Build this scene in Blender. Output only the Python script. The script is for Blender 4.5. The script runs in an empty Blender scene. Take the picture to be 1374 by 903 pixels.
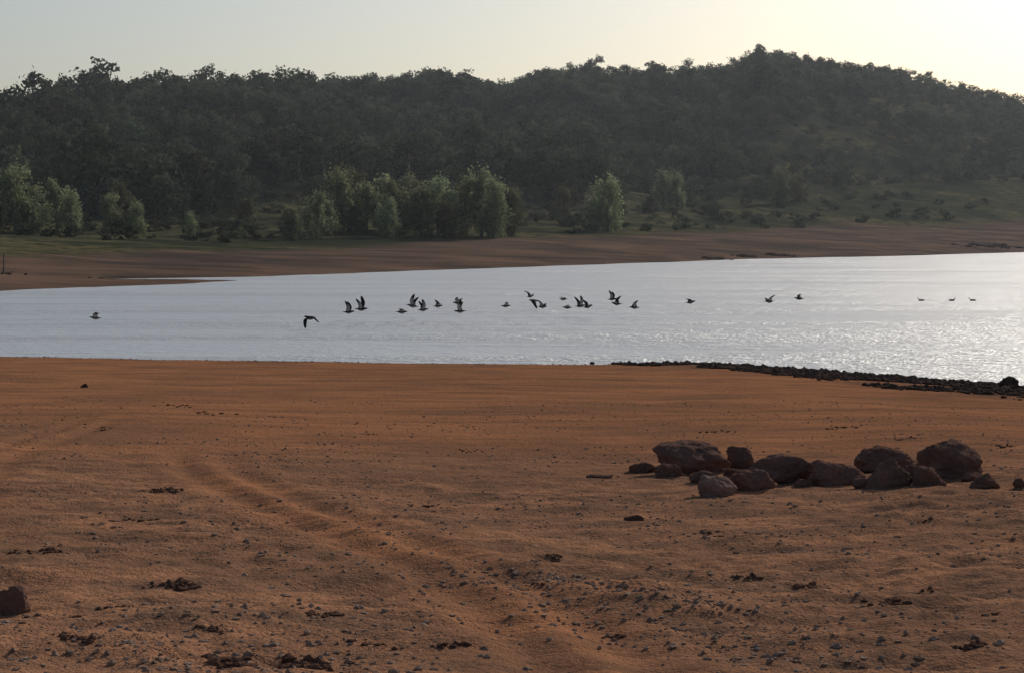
import bpy, math, random
import numpy as np
from mathutils import Vector, Matrix, noise as mnoise
random.seed(7); rng=np.random.default_rng(7)
scene=bpy.context.scene
CAM_H=4.0; F=2564.0; HOR=310.0

# ------------------------------------------------------------------ helpers
def vnoise(x,y,seed=0):
    x=np.asarray(x,float); y=np.asarray(y,float)
    xi=np.floor(x).astype(np.int64); yi=np.floor(y).astype(np.int64)
    fx=x-xi; fy=y-yi; fx=fx*fx*(3-2*fx); fy=fy*fy*(3-2*fy)
    def h(a,b):
        v=(a*374761393+b*668265263+seed*974126177)&0xffffffff
        v=((v^(v>>13))*1274126177)&0xffffffff
        v=v^(v>>16)
        return v/4294967295.0
    a=h(xi,yi);b=h(xi+1,yi);c=h(xi,yi+1);d=h(xi+1,yi+1)
    return (a*(1-fx)+b*fx)*(1-fy)+(c*(1-fx)+d*fx)*fy
def fbm(x,y,seed=0,octv=4):
    s=0;a=0.5;t=0
    for i in range(octv):
        s=s+a*(vnoise(x,y,seed+i*17)*2-1);t+=a
        x=x*2.03+13.7;y=y*2.03+7.1;a*=0.5
    return s/t
def sstep(a,b,v):
    t=np.clip((v-a)/(b-a),0,1);return t*t*(3-2*t)
def u_of(px): return (px-687.0)/F

# ------------------------------------------------------------------ terrain
near_x=np.array([-60,-30,-16.3,-4.2,3,5.8,8.8,11.1,13.3,20,40]);near_y=np.array([66,63.5,61,57.9,57.3,56.9,54.6,51.2,48.5,42,36])
P=np.array([-900,-400,0,100,250,330,360,500,700,900,1000,1200,1374,1800,2400.])
SH=np.array([110,115,127,133,144,154,168,183,209,244,270,301,354,420,480.])
PB=np.array([-900,0,350,700,1000,1374,2400.])
DB=np.array([150,180,235,285,350,430,520.]);YB=np.array([337,337,333,320,309,301,296.])
DF=np.array([260,290,330,370,430,500,560.]);YF=np.array([300,302,297,286,268,238,230.])
PC=np.array([-900,-300,0,60,100,170,250,340,430,500,590,650,680,710,780,830,900,970,1020,1060,1120,1170,1240,1300,1374,1600,2400.])
YC=np.array([170,150,142,136,126,133,120,118,111,108,98,107,113,100,88,91,91,86,68,74,83,86,100,117,137,170,200.])+22
DC=np.array([540,560,600,620,640,660,680.])
def shore_far(u): return np.interp(u*F+687,P,SH)
def crest_d(u): return np.interp(u*F+687,PB,DC)
def near_shore(x): return np.interp(x,near_x,near_y)+0.5*fbm(x*0.35,x*0+3.3,5,3)
def lane(x,y):
    # two smoother wheel lanes crossing the beach
    d=(x+2.4)+(y-18)*0.284+0.35*np.sin(y*0.42)
    w=np.exp(-(d/0.55)**2)*sstep(5,7,y)*(1-sstep(18,23,y))
    d2=(x+4.9)+(y-18)*0.13+0.25*np.sin(y*0.35+1)
    w2=0.8*np.exp(-(d2/0.45)**2)*(1-sstep(24,30,y))*sstep(5,7,y)
    return w,d,w2,d2
def height(x,y):
    x=np.asarray(x,float);y=np.asarray(y,float)
    s=near_shore(x)-y
    zn=0.042*s
    up=np.clip(s,0,60)
    zn=zn+sstep(1,10,up)*(0.10*fbm(x*0.16,y*0.16,11,3))
    zn=zn+sstep(0,4,up)*(0.026*fbm(x*0.25,y*1.8,21,3)+0.022*fbm(x*0.9,y*1.6,31,3)) 
    fg=sstep(32,42,up+6*fbm(x*0.3,y*0.3,77,2))
    w,d,w2,d2=lane(x,y)
    rough=fg*(0.35+1.1*vnoise(x*0.6,y*0.6,91))*(1-0.6*np.maximum(w,w2))
    zn=zn+rough*(0.075*fbm(x*1.1,y*1.7,41,4)+0.026*fbm(x*5,y*6,42,4))
    zn=zn+w*0.026*np.cos(d*11)-w*0.022+w2*0.022*np.cos(d2*12)-w2*0.016
    zn=np.where(s<0,np.maximum(0.10*s,-1.5),zn)
    yy=np.maximum(y,60.0)
    u=x/yy; px=u*F+687
    ys=shore_far(u)+ (2.0*fbm(px*0.02,px*0,51,3))
    db=np.interp(px,PB,DB);zb=CAM_H-(np.interp(px,PB,YB)-HOR)/F*db
    df=np.interp(px,PB,DF);zf=CAM_H-(np.interp(px,PB,YF)-HOR)/F*df
    dc=crest_d(u);zc=CAM_H-(np.interp(px,PC,YC)-HOR)/F*dc
    t1=np.clip((y-ys)/(db-ys),0,1);t2=np.clip((y-db)/(df-db),0,1);t3=np.clip((y-df)/(dc-df),0,1);t4=np.clip((y-dc)/450,0,1)
    z=zb*(0.8*t1+0.2*t1*t1)+(zf-zb)*(t2**1.2)+(zc-zf)*(0.72*t3+0.28*np.sin(t3*math.pi/2))-(zc*0.55)*t4*t4*(3-2*t4)
    hill=sstep(0,0.15,t3)*(1-sstep(0.55,0.88,t3))
    z=z+hill*(12*fbm(x*0.014+3,y*0.011,61,4))+sstep(1000,1800,y)*18*fbm(x*0.002,y*0.002,66,3)
    z=z+t1*0.45*fbm(x*0.05,y*0.12,71,3)+t2*(1-t3)*1.1*fbm(x*0.04,y*0.05,72,3)
    cy=158+ (px-250)*0.035; ch=np.exp(-((y-cy)/4.2)**4)*sstep(120,175,px)*(1-sstep(380,420,px))
    z=z-ch*1.5
    z=np.where(y<ys,np.maximum(-0.06*(ys-y),-1.5),z)
    return np.where(y<95,zn,z)
def hz(x,y): return float(height(np.array([x]),np.array([y]))[0])

def rowlist():
    r=[-14];
    while r[-1]<5: r.append(r[-1]+0.5)
    while r[-1]<20: r.append(r[-1]+0.042)
    while r[-1]<66: r.append(r[-1]+0.045+ (r[-1]-20)*0.006)
    while r[-1]<110: r.append(r[-1]+3)
    while r[-1]<190: r.append(r[-1]+0.9)
    while r[-1]<720: r.append(r[-1]+2.2)
    while r[-1]<6000: r.append(r[-1]*1.05)
    return np.array(r)
ry=rowlist()
q=np.linspace(-1,1,681); cu=0.34*q+0.32*q**5
Y,U=np.meshgrid(ry,cu,indexing='ij'); X=U*(Y+20)
Z=height(X,Y)
def grid_mesh(name,X,Y,Z):
    nr,nc=X.shape
    me=bpy.data.meshes.new(name)
    co=np.stack([X,Y,Z],-1).reshape(-1,3)
    idx=np.arange(nr*nc).reshape(nr,nc)
    f=np.stack([idx[:-1,:-1],idx[:-1,1:],idx[1:,1:],idx[1:,:-1]],-1).reshape(-1,4)
    me.vertices.add(len(co));me.vertices.foreach_set('co',co.ravel())
    me.loops.add(f.size);me.loops.foreach_set('vertex_index',f.ravel().astype(np.int32))
    me.polygons.add(len(f));me.polygons.foreach_set('loop_start',np.arange(0,f.size,4,dtype=np.int32))
    me.polygons.foreach_set('use_smooth',np.ones(len(f),bool))
    me.update(calc_edges=True)
    return me
def fast_mesh(name,co,f,matidx=None,smooth=False,col=None):
    me=bpy.data.meshes.new(name);k=f.shape[1]
    me.vertices.add(len(co));me.vertices.foreach_set('co',np.asarray(co,float).ravel())
    me.loops.add(f.size);me.loops.foreach_set('vertex_index',f.ravel().astype(np.int32))
    me.polygons.add(len(f));me.polygons.foreach_set('loop_start',np.arange(0,f.size,k,dtype=np.int32))
    if matidx is not None: me.polygons.foreach_set('material_index',np.asarray(matidx,dtype=np.int32))
    me.polygons.foreach_set('use_smooth',np.full(len(f),smooth))
    me.update(calc_edges=True)
    if col is not None:
        a=me.attributes.new('tone','FLOAT','POINT');a.data.foreach_set('value',np.asarray(col,dtype=np.float32))
    return me
def add_obj(name,me,parent=None,loc=(0,0,0)):
    o=bpy.data.objects.new(name,me);scene.collection.objects.link(o);o.location=loc
    if parent: o.parent=parent
    return o

# ------------------------------------------------------------------ node helper
class NT:
    def __init__(s,name):
        s.m=bpy.data.materials.new(name);s.m.use_nodes=True;s.t=s.m.node_tree;s.t.nodes.clear()
    def n(s,typ,**k):
        nd=s.t.nodes.new(typ)
        for a,b in k.items():
            if a=='inp':
                for i,v in b.items():
                    if isinstance(v,bpy.types.NodeSocket): s.t.links.new(v,nd.inputs[i])
                    else: nd.inputs[i].default_value=v
            else: setattr(nd,a,b)
        return nd
    def noise(s,vec,scale,detail=4,rough=0.55):
        return s.n('ShaderNodeTexNoise',inp={'Vector':vec,'Scale':scale,'Detail':detail,'Roughness':rough}).outputs[0]
    def ramp(s,v,a,b,lo=0.0,hi=1.0):
        return s.n('ShaderNodeMapRange',inp={0:v,1:a,2:b,3:lo,4:hi}).outputs[0]
    def mix(s,f,a,b,mode='MIX'):
        nd=s.n('ShaderNodeMix',data_type='RGBA',blend_type=mode)
        for i,v in ((0,f),(6,a),(7,b)):
            if isinstance(v,bpy.types.NodeSocket): s.t.links.new(v,nd.inputs[i])
            else: nd.inputs[i].default_value=v
        return nd.outputs[2]
    def math(s,op,a,b=0.0):
        return s.n('ShaderNodeMath',operation=op,inp={0:a,1:b}).outputs[0]
    def mapping(s,vec,scale):
        return s.n('ShaderNodeMapping',inp={'Vector':vec,'Scale':scale}).outputs[0]
    def out(s,sh,slot=0):
        o=s.n('ShaderNodeOutputMaterial');s.t.links.new(sh,o.inputs[slot]);return s.m
def C(r,g,b): return (r,g,b,1)

# ground material
g=NT('ground_earth')
pos=g.n('ShaderNodeNewGeometry').outputs['Position']
zone=g.n('ShaderNodeVertexColor',layer_name='zone').outputs[0]
sep=g.n('ShaderNodeSeparateColor',inp={0:zone})
zr,zg,zb_=sep.outputs[0],sep.outputs[1],sep.outputs[2]
n_big=g.noise(g.mapping(pos,(1,1.6,1)),0.33,4,0.6); n_mid=g.noise(g.mapping(pos,(1,1.9,1)),1.3,6,0.70); n_fine=g.noise(pos,42,3,0.7)
streak=g.noise(g.mapping(pos,(0.20,2.2,1)),1.0,5,0.70)
streakF=g.noise(g.mapping(pos,(0.012,0.10,1.2)),1.0,4,0.7)
smooth_c=g.mix(g.ramp(n_big,0.38,0.62),C(0.43,0.185,0.088),C(0.34,0.148,0.074))
smooth_c=g.mix(g.ramp(streak,0.46,0.64),smooth_c,C(0.20,0.10,0.058))
fore_c=g.mix(g.ramp(n_mid,0.42,0.58),C(0.39,0.19,0.105),C(0.205,0.115,0.074))
n9=g.noise(pos,9,4,0.7)
fore_c=g.mix(g.ramp(n9,0.52,0.66,0,0.65),fore_c,C(0.14,0.09,0.065))
fore_c=g.mix(g.ramp(n9,0.32,0.42,0.4,0),fore_c,C(0.46,0.27,0.17))
c=g.mix(g.ramp(zr,0,1,0.15,1),smooth_c,fore_c)
c=g.mix(g.ramp(n_big,0.46,0.62,0,0.5),c,C(0.19,0.105,0.066))
c=g.mix(g.ramp(n_fine,0.42,0.66,0.0,0.55),c,C(0.12,0.066,0.042))
c=g.mix(zb_,c,g.mix(g.ramp(g.noise(g.mapping(pos,(1,0.6,1)),1.6,4,0.75),0.42,0.60),C(0.055,0.040,0.033),C(0.22,0.12,0.075)))
farc=g.mix(g.ramp(streakF,0.38,0.62),C(0.165,0.105,0.075),C(0.070,0.054,0.045))
posy=g.n('ShaderNodeSeparateXYZ',inp={0:pos}).outputs[1]
isfar=g.ramp(posy,95,105)
c=g.mix(isfar,c,farc)
grass=g.mix(g.ramp(g.noise(g.mapping(pos,(0.7,1.5,1.5)),0.045,5,0.65),0.42,0.58),C(0.036,0.042,0.025),C(0.125,0.108,0.055))
grass=g.mix(g.ramp(g.noise(pos,0.5,4,0.7),0.4,0.65),grass,C(0.028,0.034,0.020))
c=g.mix(zg,c,grass)
hsum=g.math('ADD',g.math('MULTIPLY',n_fine,0.6),g.math('MULTIPLY',n9,1.3))
bump=g.n('ShaderNodeBump',inp={'Strength':0.8,'Distance':0.036,'Height':hsum})
bs=g.n('ShaderNodeBsdfDiffuse',inp={'Color':c,'Roughness':0.2,'Normal':bump.outputs[0]})
M_ground=g.out(bs.outputs[0])

me=grid_mesh('ground',X,Y,Z)
up=near_shore(X)-Y
fg=sstep(29,42,up+9*fbm(X*0.25,Y*0.25,77,3))*(Y<95)
w,d,w2,d2=lane(X,Y)
fg=fg*(1-0.9*np.maximum(w,w2))
px=X/np.maximum(Y,60)*F+687
db=np.interp(px,PB,DB)
veg=sstep(-16,6,Y-db+22*fbm(X*0.03,Y*0.03,81,4))*(Y>100)
def band_w(x): return np.interp(x,[3.0,5.0,6,7.5,9,11,14,20],[0.5,3.0,6,11,16,18,17,16])
gb=(1-sstep(0.35,1.1,(up+6.0*fbm(X*0.5,Y*0.3,83,4))/band_w(X)))
gb=gb*(Y<95)*(0.25+0.70*sstep(3,6.5,X))
wet=(1-sstep(0,0.25,Z))*(Y>100)*0.7
col=np.stack([fg,veg,np.clip(gb+wet*0.6,0,1),np.ones_like(fg)],-1).reshape(-1,4).astype(np.float32)
ca=me.color_attributes.new('zone','FLOAT_COLOR','POINT');ca.data.foreach_set('color',col.ravel())
me.materials.append(M_ground)
add_obj('ground',me)

# water
w=NT('lake_water')
pos=w.n('ShaderNodeNewGeometry').outputs['Position']
a1=w.noise(w.mapping(pos,(0.6,1.5,1)),1.5,3,0.62)
a2=w.noise(w.mapping(pos,(1,2,1)),6.0,2,0.6)
calm=w.ramp(w.noise(w.mapping(pos,(0.02,0.13,1)),1.0,3,0.6),0.42,0.60,0.40,1.0)
hh=w.math('MULTIPLY',w.math('ADD',a1,w.math('MULTIPLY',a2,0.35)),calm)
bump=w.n('ShaderNodeBump',inp={'Strength':1.0,'Distance':0.42,'Height':hh})
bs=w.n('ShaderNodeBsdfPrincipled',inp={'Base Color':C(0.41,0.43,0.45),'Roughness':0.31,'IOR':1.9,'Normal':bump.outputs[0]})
M_water=w.out(bs.outputs[0])
wy=np.linspace(30,520,120);wx=np.linspace(-320,320,60)
WY,WX=np.meshgrid(wy,wx,indexing='ij')
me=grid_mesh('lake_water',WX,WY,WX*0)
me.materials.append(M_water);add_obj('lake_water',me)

# morning haze lying in the valley beyond the near shore
hm=NT('haze');vs=hm.n('ShaderNodeVolumeScatter',inp={'Color':C(0.82,0.90,1.0),'Density':0.00014,'Anisotropy':0.35})
M_haze=hm.out(vs.outputs[0],1)
x0,x1,y0,y1,z0,z1=-900,900,100,1500,-5,140
hv=[(x0,y0,z0),(x1,y0,z0),(x1,y1,z0),(x0,y1,z0),(x0,y0,z1),(x1,y0,z1),(x1,y1,z1),(x0,y1,z1)]
hf=np.array([[0,3,2,1],[4,5,6,7],[0,1,5,4],[1,2,6,5],[2,3,7,6],[3,0,4,7]])
me=fast_mesh('haze',np.array(hv),hf);me.materials.append(M_haze);add_obj('valley_haze',me)

# ------------------------------------------------------------------ foliage
def foliage_mat(name,dark,light,trans=0.35):
    f=NT(name)
    tone=f.n('ShaderNodeAttribute',attribute_name='tone').outputs['Fac']
    rnd=f.n('ShaderNodeObjectInfo').outputs['Random']
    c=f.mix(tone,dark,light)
    hsv=f.n('ShaderNodeHueSaturation',inp={'Hue':f.ramp(rnd,0,1,0.46,0.53),'Saturation':0.85,'Value':f.ramp(rnd,0,1,0.4,1.55),'Color':c})
    d=f.n('ShaderNodeBsdfDiffuse',inp={0:hsv.outputs[0]})
    t=f.n('ShaderNodeBsdfTranslucent',inp={0:hsv.outputs[0]})
    m=f.n('ShaderNodeMixShader',inp={0:trans,1:d.outputs[0],2:t.outputs[0]})
    return f.out(m.outputs[0])
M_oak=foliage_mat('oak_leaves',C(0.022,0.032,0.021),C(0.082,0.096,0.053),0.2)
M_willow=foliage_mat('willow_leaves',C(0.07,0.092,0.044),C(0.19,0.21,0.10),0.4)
b=NT('bark');bs=b.n('ShaderNodeBsdfPrincipled',inp={'Base Color':b.mix(b.noise(b.n('ShaderNodeTexCoord').outputs['Object'],4,4),C(0.05,0.04,0.03),C(0.13,0.11,0.09)),'Roughness':0.9})
M_bark=b.out(bs.outputs[0])

def tube(p0,p1,r0,r1,seg=6):
    p0=np.array(p0,float);p1=np.array(p1,float);d=p1-p0;d/=np.linalg.norm(d)+1e-9
    a=np.cross(d,[0.3,0.9,0.1]);a/=np.linalg.norm(a);bb=np.cross(d,a)
    th=np.arange(seg)/seg*2*math.pi
    r=np.outer(np.cos(th),a)+np.outer(np.sin(th),bb)
    v=np.vstack([p0+r*r0,p1+r*r1])
    f=np.array([[i,(i+1)%seg,seg+(i+1)%seg,seg+i] for i in range(seg)])
    return v,f
def make_tree(name,H,W,nleaf,leaf,mat,trunk_h=0.2,lobes=14,seed=0,tall=False):
    r=np.random.default_rng(seed)
    V=[];Fc=[];MI=[];T=[];off=0
    def put(v,f,mi,t):
        nonlocal off
        V.append(v);Fc.append(f+off);MI.append(np.full(len(f),mi));T.append(t);off+=len(v)
    base=H*trunk_h
    Ls=[]
    for i in range(lobes):
        h=base+ (H-base)*(0.08+0.84*(i+0.5)/lobes)
        k=(h-base)/(H-base)
        prof=math.sin(math.pi*min(1,max(0.0,0.12+0.80*k)))**0.7
        ang=r.uniform(0,2*math.pi);rad=W*0.5*prof*r.uniform(0.25,0.9)
        sz=W*0.17*r.uniform(0.6,1.4)
        Ls.append((np.array([math.cos(ang)*rad,math.sin(ang)*rad,h-sz*0.4]),sz,r.uniform(0,1)))
    top=np.array([r.normal()*0.05*W,r.normal()*0.05*W,H*0.8]);mid=np.array([r.normal()*0.04*W,r.normal()*0.04*W,H*0.4])
    R=H*0.022
    for a,bb,ra,rb in ((np.array([0,0,-0.4]),mid,R*1.3,R*0.8),(mid,top,R*0.8,R*0.2)):
        v,f=tube(a,bb,ra,rb);put(v,f,1,np.zeros(len(v)))
    for L in Ls:
        s=min(0.9,max(0.25,(L[0][2]/H)-0.18));
        st=mid*(s/0.4) if s<0.4 else mid+(top-mid)*((s-0.4)/0.4)*0.9
        v,f=tube(st,L[0],R*0.4,R*0.1,4);put(v,f,1,np.zeros(len(v)))
    for i,L in enumerate(Ls):
        n=int(nleaf/lobes*(L[1]/(W*0.18))**1.5)
        d=r.normal(size=(n,3));d/=np.linalg.norm(d,axis=1)[:,None]
        rr=(r.uniform(0.25,1,n)**0.5)*(1+0.28*r.normal(size=n))
        c=L[0]+d*(rr*L[1])[:,None]*np.array([1,1,0.85 if not tall else 1.7])
        a=r.normal(size=(n,3));a/=np.linalg.norm(a,axis=1)[:,None]
        bq=np.cross(a,r.normal(size=(n,3)));bq/=np.linalg.norm(bq,axis=1)[:,None]
        s=(leaf*r.uniform(0.5,1.3,n))[:,None]
        v=np.stack([c-a*s,c-bq*s*0.6,c+a*s,c+bq*s*0.6],1).reshape(-1,3)
        f=np.arange(4*n).reshape(n,4)
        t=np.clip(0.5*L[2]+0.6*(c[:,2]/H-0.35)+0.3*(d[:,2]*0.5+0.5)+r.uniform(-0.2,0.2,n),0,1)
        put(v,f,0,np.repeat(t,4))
    me=fast_mesh(name,np.vstack(V),np.vstack(Fc),np.concatenate(MI),False,np.concatenate(T))
    me.materials.append(mat);me.materials.append(M_bark)
    return me
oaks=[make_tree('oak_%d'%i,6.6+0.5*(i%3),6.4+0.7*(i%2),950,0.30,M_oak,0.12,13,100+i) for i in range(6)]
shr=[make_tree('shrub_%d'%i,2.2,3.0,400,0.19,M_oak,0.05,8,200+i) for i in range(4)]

def empty(name):
    e=bpy.data.objects.new(name,None);scene.collection.objects.link(e);return e
forest=empty('oak_forest');shrubs=empty('hillside_shrubs')
sp=5.6
gy=np.arange(160,700,sp);cnt=0;cs=0
pts=[]
for yy in gy:
    xs=np.arange(-0.34*yy,0.34*yy,sp);xs=xs+rng.uniform(-2.5,2.5,len(xs))
    pts.append(np.stack([xs,np.full(len(xs),yy)+rng.uniform(-2.5,2.5,len(xs))],1))
pts=np.vstack(pts)
x=pts[:,0];y=pts[:,1];u=x/y;px=u*F+687
db=np.interp(px,PB,DB);df=np.interp(px,PB,DF);dc=crest_d(u)
t=(y-df)/(dc-df)
nz=fbm(x*0.018,y*0.018,301,4);nz2=fbm(x*0.06,y*0.06,305,3);nz3=fbm(x*0.03,y*0.03,308,2)
dens=np.where(t>0.72,1.0,0.80)
openr=sstep(920,1060,px)*(1-sstep(0.52,0.68,t))
dens=dens-0.42*openr
openl=(1-sstep(60,130,px))*sstep(0.62,0.72,t)*(1-sstep(0.97,1.0,t)) ;dens=dens-0.75*openl
dens=dens+0.6*np.minimum(nz+0.10,0.2)+0.8*nz2*(t<0.72)
dens=np.where(t<0,0.0,dens)
dens=np.where((t>0)&(t<0.12),dens*0.55,dens)
keep=(rng.uniform(0,1,len(x))<dens)&(t<1.06)&(t>0)
Zt=height(x,y)
for i in np.nonzero(keep)[0]:
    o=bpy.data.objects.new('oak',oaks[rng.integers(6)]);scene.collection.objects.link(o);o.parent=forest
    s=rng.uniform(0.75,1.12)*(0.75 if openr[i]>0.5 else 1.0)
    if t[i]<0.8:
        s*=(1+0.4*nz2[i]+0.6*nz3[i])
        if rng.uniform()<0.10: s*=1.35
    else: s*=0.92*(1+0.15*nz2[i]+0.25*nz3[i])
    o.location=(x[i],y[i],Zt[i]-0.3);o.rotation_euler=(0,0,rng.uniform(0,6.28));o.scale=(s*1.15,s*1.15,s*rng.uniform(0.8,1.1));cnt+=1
ks=(rng.uniform(0,1,len(x))<np.where((t<=0)&(y>db+4),0.38+0.9*nz,np.where(t>0,0.18+0.7*openr,0)))&(t<0.9)
jx=x+rng.uniform(-2,2,len(x));jy=y+1;jz=height(jx,jy)
for i in np.nonzero(ks)[0]:
    o=bpy.data.objects.new('shrub',shr[rng.integers(4)]);scene.collection.objects.link(o);o.parent=shrubs
    s=rng.uniform(0.4,1.3)
    o.location=(jx[i],jy[i],jz[i]-0.15);o.rotation_euler=(0,0,rng.uniform(0,6.28));o.scale=(s*1.2,s*1.2,s*rng.uniform(0.6,1.0));cs+=1
print('trees',cnt,'shrubs',cs)
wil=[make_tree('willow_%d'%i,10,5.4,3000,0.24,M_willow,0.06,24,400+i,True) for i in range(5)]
LT=[(392,262,6),(425,268,7.5),(452,282,11.5),(470,290,11),(492,285,9.5),(512,292,10),(532,280,9),(548,290,10.5),(566,284,9),(588,288,10.5),(606,284,9.2),(628,290,10),(646,286,10.8),(664,282,9.5),(684,288,8.5),(440,275,7),(520,275,7),(600,276,6.5),
 (0,262,11),(22,255,10.5),(48,262,8.5),(78,268,9),(96,262,7),(-30,262,11),(150,272,7),(176,268,6),(165,290,8.5),(186,262,5),
 (815,318,10.5),(806,322,7.5),(755,360,7),(890,390,9),(908,392,8),(1045,420,9),(1070,425,8),(330,300,6),(255,262,4)]
for i,(p,d,h) in enumerate(LT):
    xx=u_of(p)*d;o=add_obj('willow_tree' if p<1000 and not(740<p<1000) else 'oak_tree',wil[i%5],None,(xx,d,hz(xx,d)-0.2))
    s=h/10*0.9;o.scale=(s*rng.uniform(0.95,1.3),s*1.1,s*rng.uniform(0.9,1.12));o.rotation_euler=(0,0,rng.uniform(0,6.28))

# ------------------------------------------------------------------ rocks
def rock_mat(name,c1,c2,c3):
    r=NT(name)
    p=r.n('ShaderNodeNewGeometry').outputs['Position']
    c=r.mix(r.ramp(r.noise(p,5,4,0.65),0.35,0.65),c1,c2)
    c=r.mix(r.ramp(r.noise(p,24,4,0.7),0.5,0.7,0,0.7),c,c3)
    hgt=r.math('ADD',r.noise(p,14,5,0.7),r.math('MULTIPLY',r.noise(p,70,3,0.7),0.3))
    bm=r.n('ShaderNodeBump',inp={'Strength':0.9,'Distance':0.05,'Height':hgt})
    return r.out(r.n('ShaderNodeBsdfDiffuse',inp={'Color':c,'Roughness':0.4,'Normal':bm.outputs[0]}).outputs[0])
M_rock=rock_mat('sandstone_red',C(0.15,0.085,0.063),C(0.225,0.13,0.10),C(0.09,0.058,0.047))
M_rockp=rock_mat('sandstone_pale',C(0.21,0.135,0.11),C(0.29,0.195,0.16),C(0.13,0.082,0.063))
M_dark=rock_mat('dark_stone',C(0.07,0.050,0.042),C(0.14,0.092,0.07),C(0.045,0.034,0.03))
M_clod=rock_mat('dark_earth',C(0.10,0.058,0.042),C(0.17,0.092,0.062),C(0.07,0.043,0.033))
import bmesh
bmt=bmesh.new();bmesh.ops.create_icosphere(bmt,subdivisions=5,radius=1)
ICO=np.array([v.co[:] for v in bmt.verts]);ICOF=np.array([[v.index for v in f.verts] for f in bmt.faces]);bmt.free()
bmt=bmesh.new();bmesh.ops.create_icosphere(bmt,subdivisions=1,radius=1)
ICO1=np.array([v.co[:] for v in bmt.verts]);ICO1F=np.array([[v.index for v in f.verts] for f in bmt.faces]);bmt.free()
def rock_mesh(name,w,d,h,mat,seed,planes=13,rough=0.05):
    r=np.random.default_rng(seed)
    n=r.normal(size=(planes,3));n/=np.linalg.norm(n,axis=1)[:,None]
    dist=r.uniform(0.56,0.9,planes)
    dt=ICO@n.T
    rad=np.where(dt>0.05,dist/np.maximum(dt,0.05),9)
    k=34.0; rad=-np.log(np.exp(-k*np.minimum(rad,1.2)).sum(1)+np.exp(-k*1.06))/k
    nn=np.array([mnoise.fractal(Vector(c*1.6+seed),0.65,2.1,6) for c in ICO])
    rad=rad*(1+rough*nn*2.3)
    co=ICO*rad[:,None]
    mn=co.min(0);mx=co.max(0);co=(co-(mn+mx)/2)/((mx-mn)/2)
    co=co*np.array([w/2,d/2,h*0.68]);co[:,2]+=h*0.32
    me=fast_mesh(name,co,ICOF,None,True);me.materials.append(mat);return me
def on_beach(p,yy):
    s=(yy-HOR)/F;Yv=16.0
    for _ in range(24): Yv=0.4*Yv+0.6*(CAM_H-hz(u_of(p)*Yv,Yv))/s
    return u_of(p)*Yv,Yv
RK=[(930,638,108,42,M_rock,5),(866,635,42,15,M_rock,0),(998,630,38,34,M_rock,-10),(964,668,56,29,M_rockp,8),(1012,659,74,31,M_rock,10),(1053,650,98,37,M_rock,4),
(1130,653,82,35,M_rock,-4),(1196,635,88,38,M_rock,2),(1200,656,72,40,M_rock,-6),(1281,644,94,50,M_rock,3),(1251,653,50,26,M_rock,8),(1328,657,46,24,M_rock,0),(1372,655,16,14,M_rock,0),
(1100,636,44,20,M_rock,5),(806,643,38,9,M_rock,0),(853,701,30,11,M_clod,0),(10,829,44,40,M_rock,0),(1358,521,26,17,M_dark,0),(1310,646,30,14,M_rock,0),(948,648,44,18,M_rock,0),(1165,655,34,16,M_rock,0),(900,640,40,20,M_rock,-5),(795,489,7,5,M_dark,0),(885,491,7,5,M_dark,0),(111,520,10,6,M_dark,0),(1225,640,30,16,M_rock,0),(985,640,30,14,M_rock,0),(1080,655,24,12,M_rock,0)]
for i,(p,yy,wd,hg,mt,ti) in enumerate(RK):
    X0,Y0=on_beach(p,yy)
    k=Y0/F;w_=wd*k;h_=hg*k
    dep=w_*random.uniform(0.7,0.95)
    me=rock_mesh('boulder_mesh',w_,dep,h_*1.02,mt,940+i*7,planes=11+(i*5)%7,rough=0.08)
    o=add_obj('boulder',me,None,(X0,Y0+dep*0.4,hz(X0,Y0+dep*0.4)-0.015))
    o.rotation_euler=(0,math.radians(ti),0)
def clump(p,yy,wd,n,seed):
    X0,Y0=on_beach(p,yy);r=np.random.default_rng(seed);out=[]
    k=Y0/F
    for j in range(n):
        a=r.normal()*wd*k*0.28;b_=r.normal()*wd*k*0.25
        s=r.uniform(0.007,0.030)*wd/55
        out.append((X0+a,Y0+b_,s))
    return out
stones=[]
CL=[(215,660,46,46),(240,792,60,50),(312,897,62,46),(410,899,60,34),(90,862,50,30),(150,820,40,24),(95,832,30,14),(500,583,30,12),(630,606,40,14),(745,750,40,14),(1085,790,44,26),(1200,815,60,24),(1310,872,40,24),(485,583,20,8),(60,742,60,16),(430,830,40,20),(280,850,40,18),(1245,795,30,8),(855,698,36,16),(1335,828,30,12),(500,870,50,14),(715,790,30,10),(640,575,30,8),(330,580,24,8),(180,700,50,14),(20,745,30,14),(570,680,40,10),(650,640,30,8),(960,720,40,10),(1250,700,40,10),(1010,780,40,12),(830,860,40,14),(600,870,40,14),(130,577,60,12),(240,545,60,14),(290,555,60,14),(1130,575,60,14),(960,580,60,12),(1210,590,50,14),(1355,600,50,12)]
for i,(p,yy,wd,n) in enumerate(CL): stones+=clump(p,yy,wd,n,i)
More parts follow.
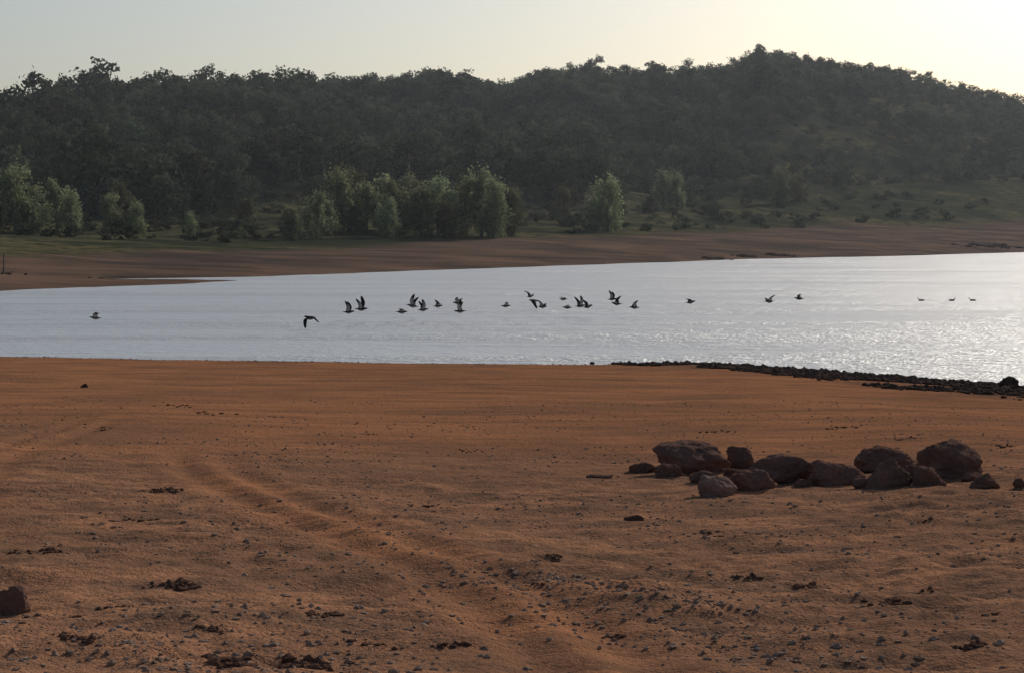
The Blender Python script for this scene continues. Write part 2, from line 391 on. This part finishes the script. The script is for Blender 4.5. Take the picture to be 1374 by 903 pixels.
def stones_mesh(name,st,mat,lift=0.25):
    r=np.random.default_rng(3);st=np.array(st);n=len(st)
    zz=height(st[:,0],st[:,1])
    base=ICO1[None]*(1+0.28*r.normal(size=(n,len(ICO1),1)).clip(-1.5,1.5))
    sc=st[:,2][:,None]*np.stack([r.uniform(0.8,1.5,n),r.uniform(0.7,1.3,n),r.uniform(0.4,0.85,n)],1)
    a=r.uniform(0,6.28,n);ca,sa=np.cos(a),np.sin(a)
    b_=base*sc[:,None,:]
    v=np.stack([b_[...,0]*ca[:,None]-b_[...,1]*sa[:,None],b_[...,0]*sa[:,None]+b_[...,1]*ca[:,None],b_[...,2]],-1)
    v=v+np.stack([st[:,0],st[:,1],zz+st[:,2]*lift],1)[:,None,:]
    f=ICO1F[None]+(np.arange(n)*len(ICO1))[:,None,None]
    me=fast_mesh(name,v.reshape(-1,3),f.reshape(-1,3));me.materials.append(mat)
    return add_obj(name,me)
stones_mesh('earth_clods',stones,M_clod,0.1)
gr=[]
def gravel_line(p0,y0,p1,y1,wid,n,smin,smax):
    a=on_beach(p0,y0);b_=on_beach(p1,y1)
    for j in range(n):
        t=rng.uniform(0,1);gr.append((a[0]+(b_[0]-a[0])*t+rng.normal()*wid,a[1]+(b_[1]-a[1])*t+rng.normal()*wid,smin+(smax-smin)*rng.uniform()**4))
gravel_line(600,755,1180,910,0.26,900,0.004,0.020)
gravel_line(700,765,990,835,0.10,280,0.005,0.023)
gravel_line(0,860,500,905,0.5,700,0.004,0.022)
gravel_line(340,600,430,640,0.5,160,0.006,0.02)
gravel_line(1030,855,1100,903,0.25,130,0.005,0.026)
gravel_line(0,650,560,720,0.6,260,0.006,0.018)
NG=46000
cx=rng.uniform(-0.34,0.34,NG);cy_=5.5+rng.uniform(0,1,NG)**1.6*28;cx=cx*(cy_+3)
kk=vnoise(cx*0.8,cy_*0.8,501)>0.25+0.5*rng.uniform(0,1,NG)
for a,b_ in zip(cx[kk],cy_[kk]): gr.append((a,b_,0.003+0.017*rng.uniform()**5))
M_gravel=rock_mat('gravel_stone',C(0.25,0.165,0.12),C(0.40,0.29,0.225),C(0.15,0.10,0.075))
stones_mesh('gravel',gr,M_gravel,0.15)
n=20000
xx=rng.uniform(3.0,19,n);bw=band_w(xx);s=rng.uniform(0,1,n)**1.3*bw
yy=near_shore(xx)-s+0.2
kk=(rng.uniform(0,1,n)<0.15+0.85*np.clip((xx-4)/3,0,1))&(vnoise(xx*0.8,yy*0.4,601)*0.7+0.3*vnoise(xx*2,yy,602)>0.22+0.42*s/bw*rng.uniform(0.6,1.2,n))
gr2=[(a,b_,0.020+0.085*rng.uniform()**2.4) for a,b_ in zip(xx[kk],yy[kk])]
xx=rng.uniform(-16,4,160)
gr2+=[(a,b_-abs(rng.normal())*0.4,rng.uniform(0.01,0.03)) for a,b_ in zip(xx,near_shore(xx))]
stones_mesh('shore_stones',gr2,M_dark)
gr3=[]
for p,d,n in ((1345,362,26),(1365,364,16),(1295,352,10),(1310,356,8),(140,150,5),(12,148,14),(1000,275,18),(1040,283,16),(960,262,12),(1330,358,12)):
    for j in range(n):
        xx=u_of(p)*d+rng.normal()*(1.2 if d>200 else 0.5);gr3.append((xx,d+rng.normal(),rng.uniform(0.12,0.5)*(1 if d>200 else 0.35)))
stones_mesh('shore_debris',gr3,M_dark)
v,f=tube((0,0,-0.3),(0.05,0,1.5),0.06,0.045,8);v2,f2=tube((0.05,0,1.5),(0.05,0,1.56),0.045,0.01,8)
me=fast_mesh('post',np.vstack([v,v2]),np.vstack([f,f2+len(v)]));me.materials.append(M_bark)
xx=u_of(5)*150;add_obj('wooden_post',me,None,(xx,150,hz(xx,150)))

# ------------------------------------------------------------------ birds
bm_=NT('plumage');tn=bm_.n('ShaderNodeAttribute',attribute_name='tone').outputs['Fac']
M_bird=bm_.out(bm_.n('ShaderNodeBsdfDiffuse',inp={'Color':bm_.mix(tn,C(0.03,0.028,0.027),C(0.5,0.48,0.44))}).outputs[0])
def loft(sections):
    k=len(sections[0]);V=np.vstack(sections);Fq=[]
    for i in range(len(sections)-1):
        for j in range(k):
            a=i*k+j;b_=i*k+(j+1)%k;Fq.append([a,b_,b_+k,a+k])
    return V,np.array(Fq)
def bird_mesh(name,d1,d2,swim=False):
    st=[(-0.225,0.004,0.002,0.012),(-0.20,0.032,0.006,0.012),(-0.13,0.030,0.016,0.008),(-0.07,0.044,0.042,0.0),(0.0,0.060,0.062,-0.004),(0.07,0.055,0.058,0.0),(0.12,0.036,0.040,0.014),(0.145,0.028,0.030,0.022),(0.175,0.030,0.032,0.028),(0.20,0.022,0.023,0.028),(0.215,0.009,0.009,0.025),(0.25,0.005,0.005,0.02),(0.262,0.001,0.001,0.018)]
    if swim:
        st=[(-0.24,0.006,0.004,0.07),(-0.20,0.05,0.03,0.045),(-0.10,0.085,0.065,0.03),(0.0,0.09,0.075,0.025),(0.09,0.075,0.065,0.03),(0.14,0.045,0.05,0.06),(0.15,0.030,0.035,0.11),(0.155,0.028,0.03,0.15),(0.175,0.034,0.033,0.175),(0.205,0.027,0.026,0.172),(0.222,0.012,0.010,0.162),(0.265,0.014,0.005,0.156),(0.275,0.003,0.002,0.155)]
    th=np.arange(10)/10*2*math.pi
    secs=[np.stack([np.full(10,s[0]),np.cos(th)*s[1],np.sin(th)*s[2]+s[3]],1) for s in st]
    V,Fq=loft(secs);tone=np.where(V[:,2]<-0.02,0.5,0.0)
    Vs=[V];Fs=[Fq];Ts=[tone];off=len(V)
    if not swim:
        for side in (1,-1):
            pts=[];y_=0.03;z_=0.02;L=[(0,0.0,0.16,0),(0.07,0.02,0.16,d1),(0.09,0.035,0.145,d1),(0.08,0.02,0.13,d2),(0.08,-0.02,0.115,d2),(0.07,-0.07,0.08,d2),(0.05,-0.12,0.02,d2)]
            tn_=[]
            for n_,(dl,le,ch,an) in enumerate(L):
                y_+=dl*math.cos(an);z_+=dl*math.sin(an)
                nx=-math.sin(an);ny=math.cos(an);tk=0.012*(1-n_/7)+0.003
                x1=0.075+le; x0_=x1-ch
                P4=[(x1,y_,z_),(x1-ch*0.3,y_+nx*tk,z_+ny*tk),(x0_,y_,z_),(x1-ch*0.35,y_-nx*tk*0.4,z_-ny*tk*0.4)]
                pts.append(np.array([(a,side*b_,c_) for a,b_,c_ in P4]))
                for q_ in range(4): tn_.append(0.7 if (q_==3 and n_<4) else (0.25 if n_<3 and q_==2 else 0.0))
            V,Fq=loft(pts)
            if side==-1: Fq=Fq[:,::-1]
            Vs.append(V);Fs.append(Fq+off);off+=len(V);Ts.append(np.array(tn_))
    me=fast_mesh(name,np.vstack(Vs),np.vstack(Fs),None,True,np.concatenate(Ts));me.materials.append(M_bird);return me
R_=math.radians
poses={'U':bird_mesh('gull_up',R_(52),R_(60)),'M':bird_mesh('gull_mid',R_(38),R_(20)),'F':bird_mesh('gull_flat',R_(22),R_(4)),'D':bird_mesh('gull_down',R_(-8),R_(-55))}
B=[(128,427,'M',-1,.9),(416,427,'D',-1,1.1),(467,419,'U',1,1),(484,415,'U',1,1.15),(538,419,'F',1,1),(554,411,'U',-1,1.1),(567,416,'U',1,.95),(587,411,'M',1,.9),(615,407,'M',-1,1),(618,418,'U',-1,1),
(678,411,'F',1,.9),(711,398,'M',1,.9),(717,404,'D',-1,1.05),(727,412,'M',1,.95),(755,402,'F',1,.85),(762,413,'F',-1,.9),(778,411,'U',1,1),(788,412,'M',1,1),(821,402,'U',1,.95),(828,408,'M',-1,1),(852,413,'M',-1,.95),(926,406,'F',1,1),(1033,405,'M',-1,1),(1073,401,'F',-1,1)]
for i,(p,yy,po,dr,sc) in enumerate(B):
    zz=0.42+0.10*random.random();d=(CAM_H-zz)*F/(yy-HOR)
    o=add_obj('flying_gull',poses[po],None,(u_of(p)*d,d,zz))
    hd=random.uniform(-35,35)+(0 if dr==1 else 180);o.rotation_euler=(R_(random.uniform(-14,14)),R_(random.uniform(-8,4)),R_(hd));s=sc*1.2;o.scale=(s,s,s)
duck=bird_mesh('duck_mesh',0,0,True)
for p,yy,a in ((1236,404,170),(1278,404,10),(1305,404,175)):
    d=CAM_H*F/(yy-HOR);o=add_obj('swimming_duck',duck,None,(u_of(p)*d,d,0.0));o.rotation_euler=(0,0,R_(a));o.scale=(0.9,)*3

# ------------------------------------------------------------------ light
EL=math.radians(27);AZ=math.radians(34)
S=Vector((math.sin(AZ)*math.cos(EL),math.cos(AZ)*math.cos(EL),math.sin(EL)))
wd=bpy.data.worlds.new('World');scene.world=wd;wd.use_nodes=True
nt=wd.node_tree;bg=nt.nodes['Background'];sk=nt.nodes.new('ShaderNodeTexSky');sk.sky_type='NISHITA'
sk.sun_disc=False;sk.sun_elevation=EL;sk.sun_rotation=AZ;sk.air_density=1.0;sk.dust_density=3.0;sk.ozone_density=1.2;sk.altitude=300
nt.links.new(sk.outputs[0],bg.inputs[0]);bg.inputs[1].default_value=0.083
sl=bpy.data.lights.new('sun','SUN');sl.energy=3.6;sl.angle=math.radians(0.5);sl.color=(1,0.94,0.85)
so=bpy.data.objects.new('sun',sl);scene.collection.objects.link(so);so.rotation_euler=S.to_track_quat('Z','Y').to_euler()
cam=bpy.data.cameras.new('camera');co=bpy.data.objects.new('camera',cam);scene.collection.objects.link(co)
co.location=(0,0,CAM_H);co.rotation_euler=(math.radians(90-3.16),0,0)
cam.sensor_width=36;cam.lens=F/1374*36;cam.clip_end=9000;cam.clip_start=0.1
scene.camera=co
scene.view_settings.view_transform='Standard';scene.view_settings.look='None';scene.view_settings.exposure=0
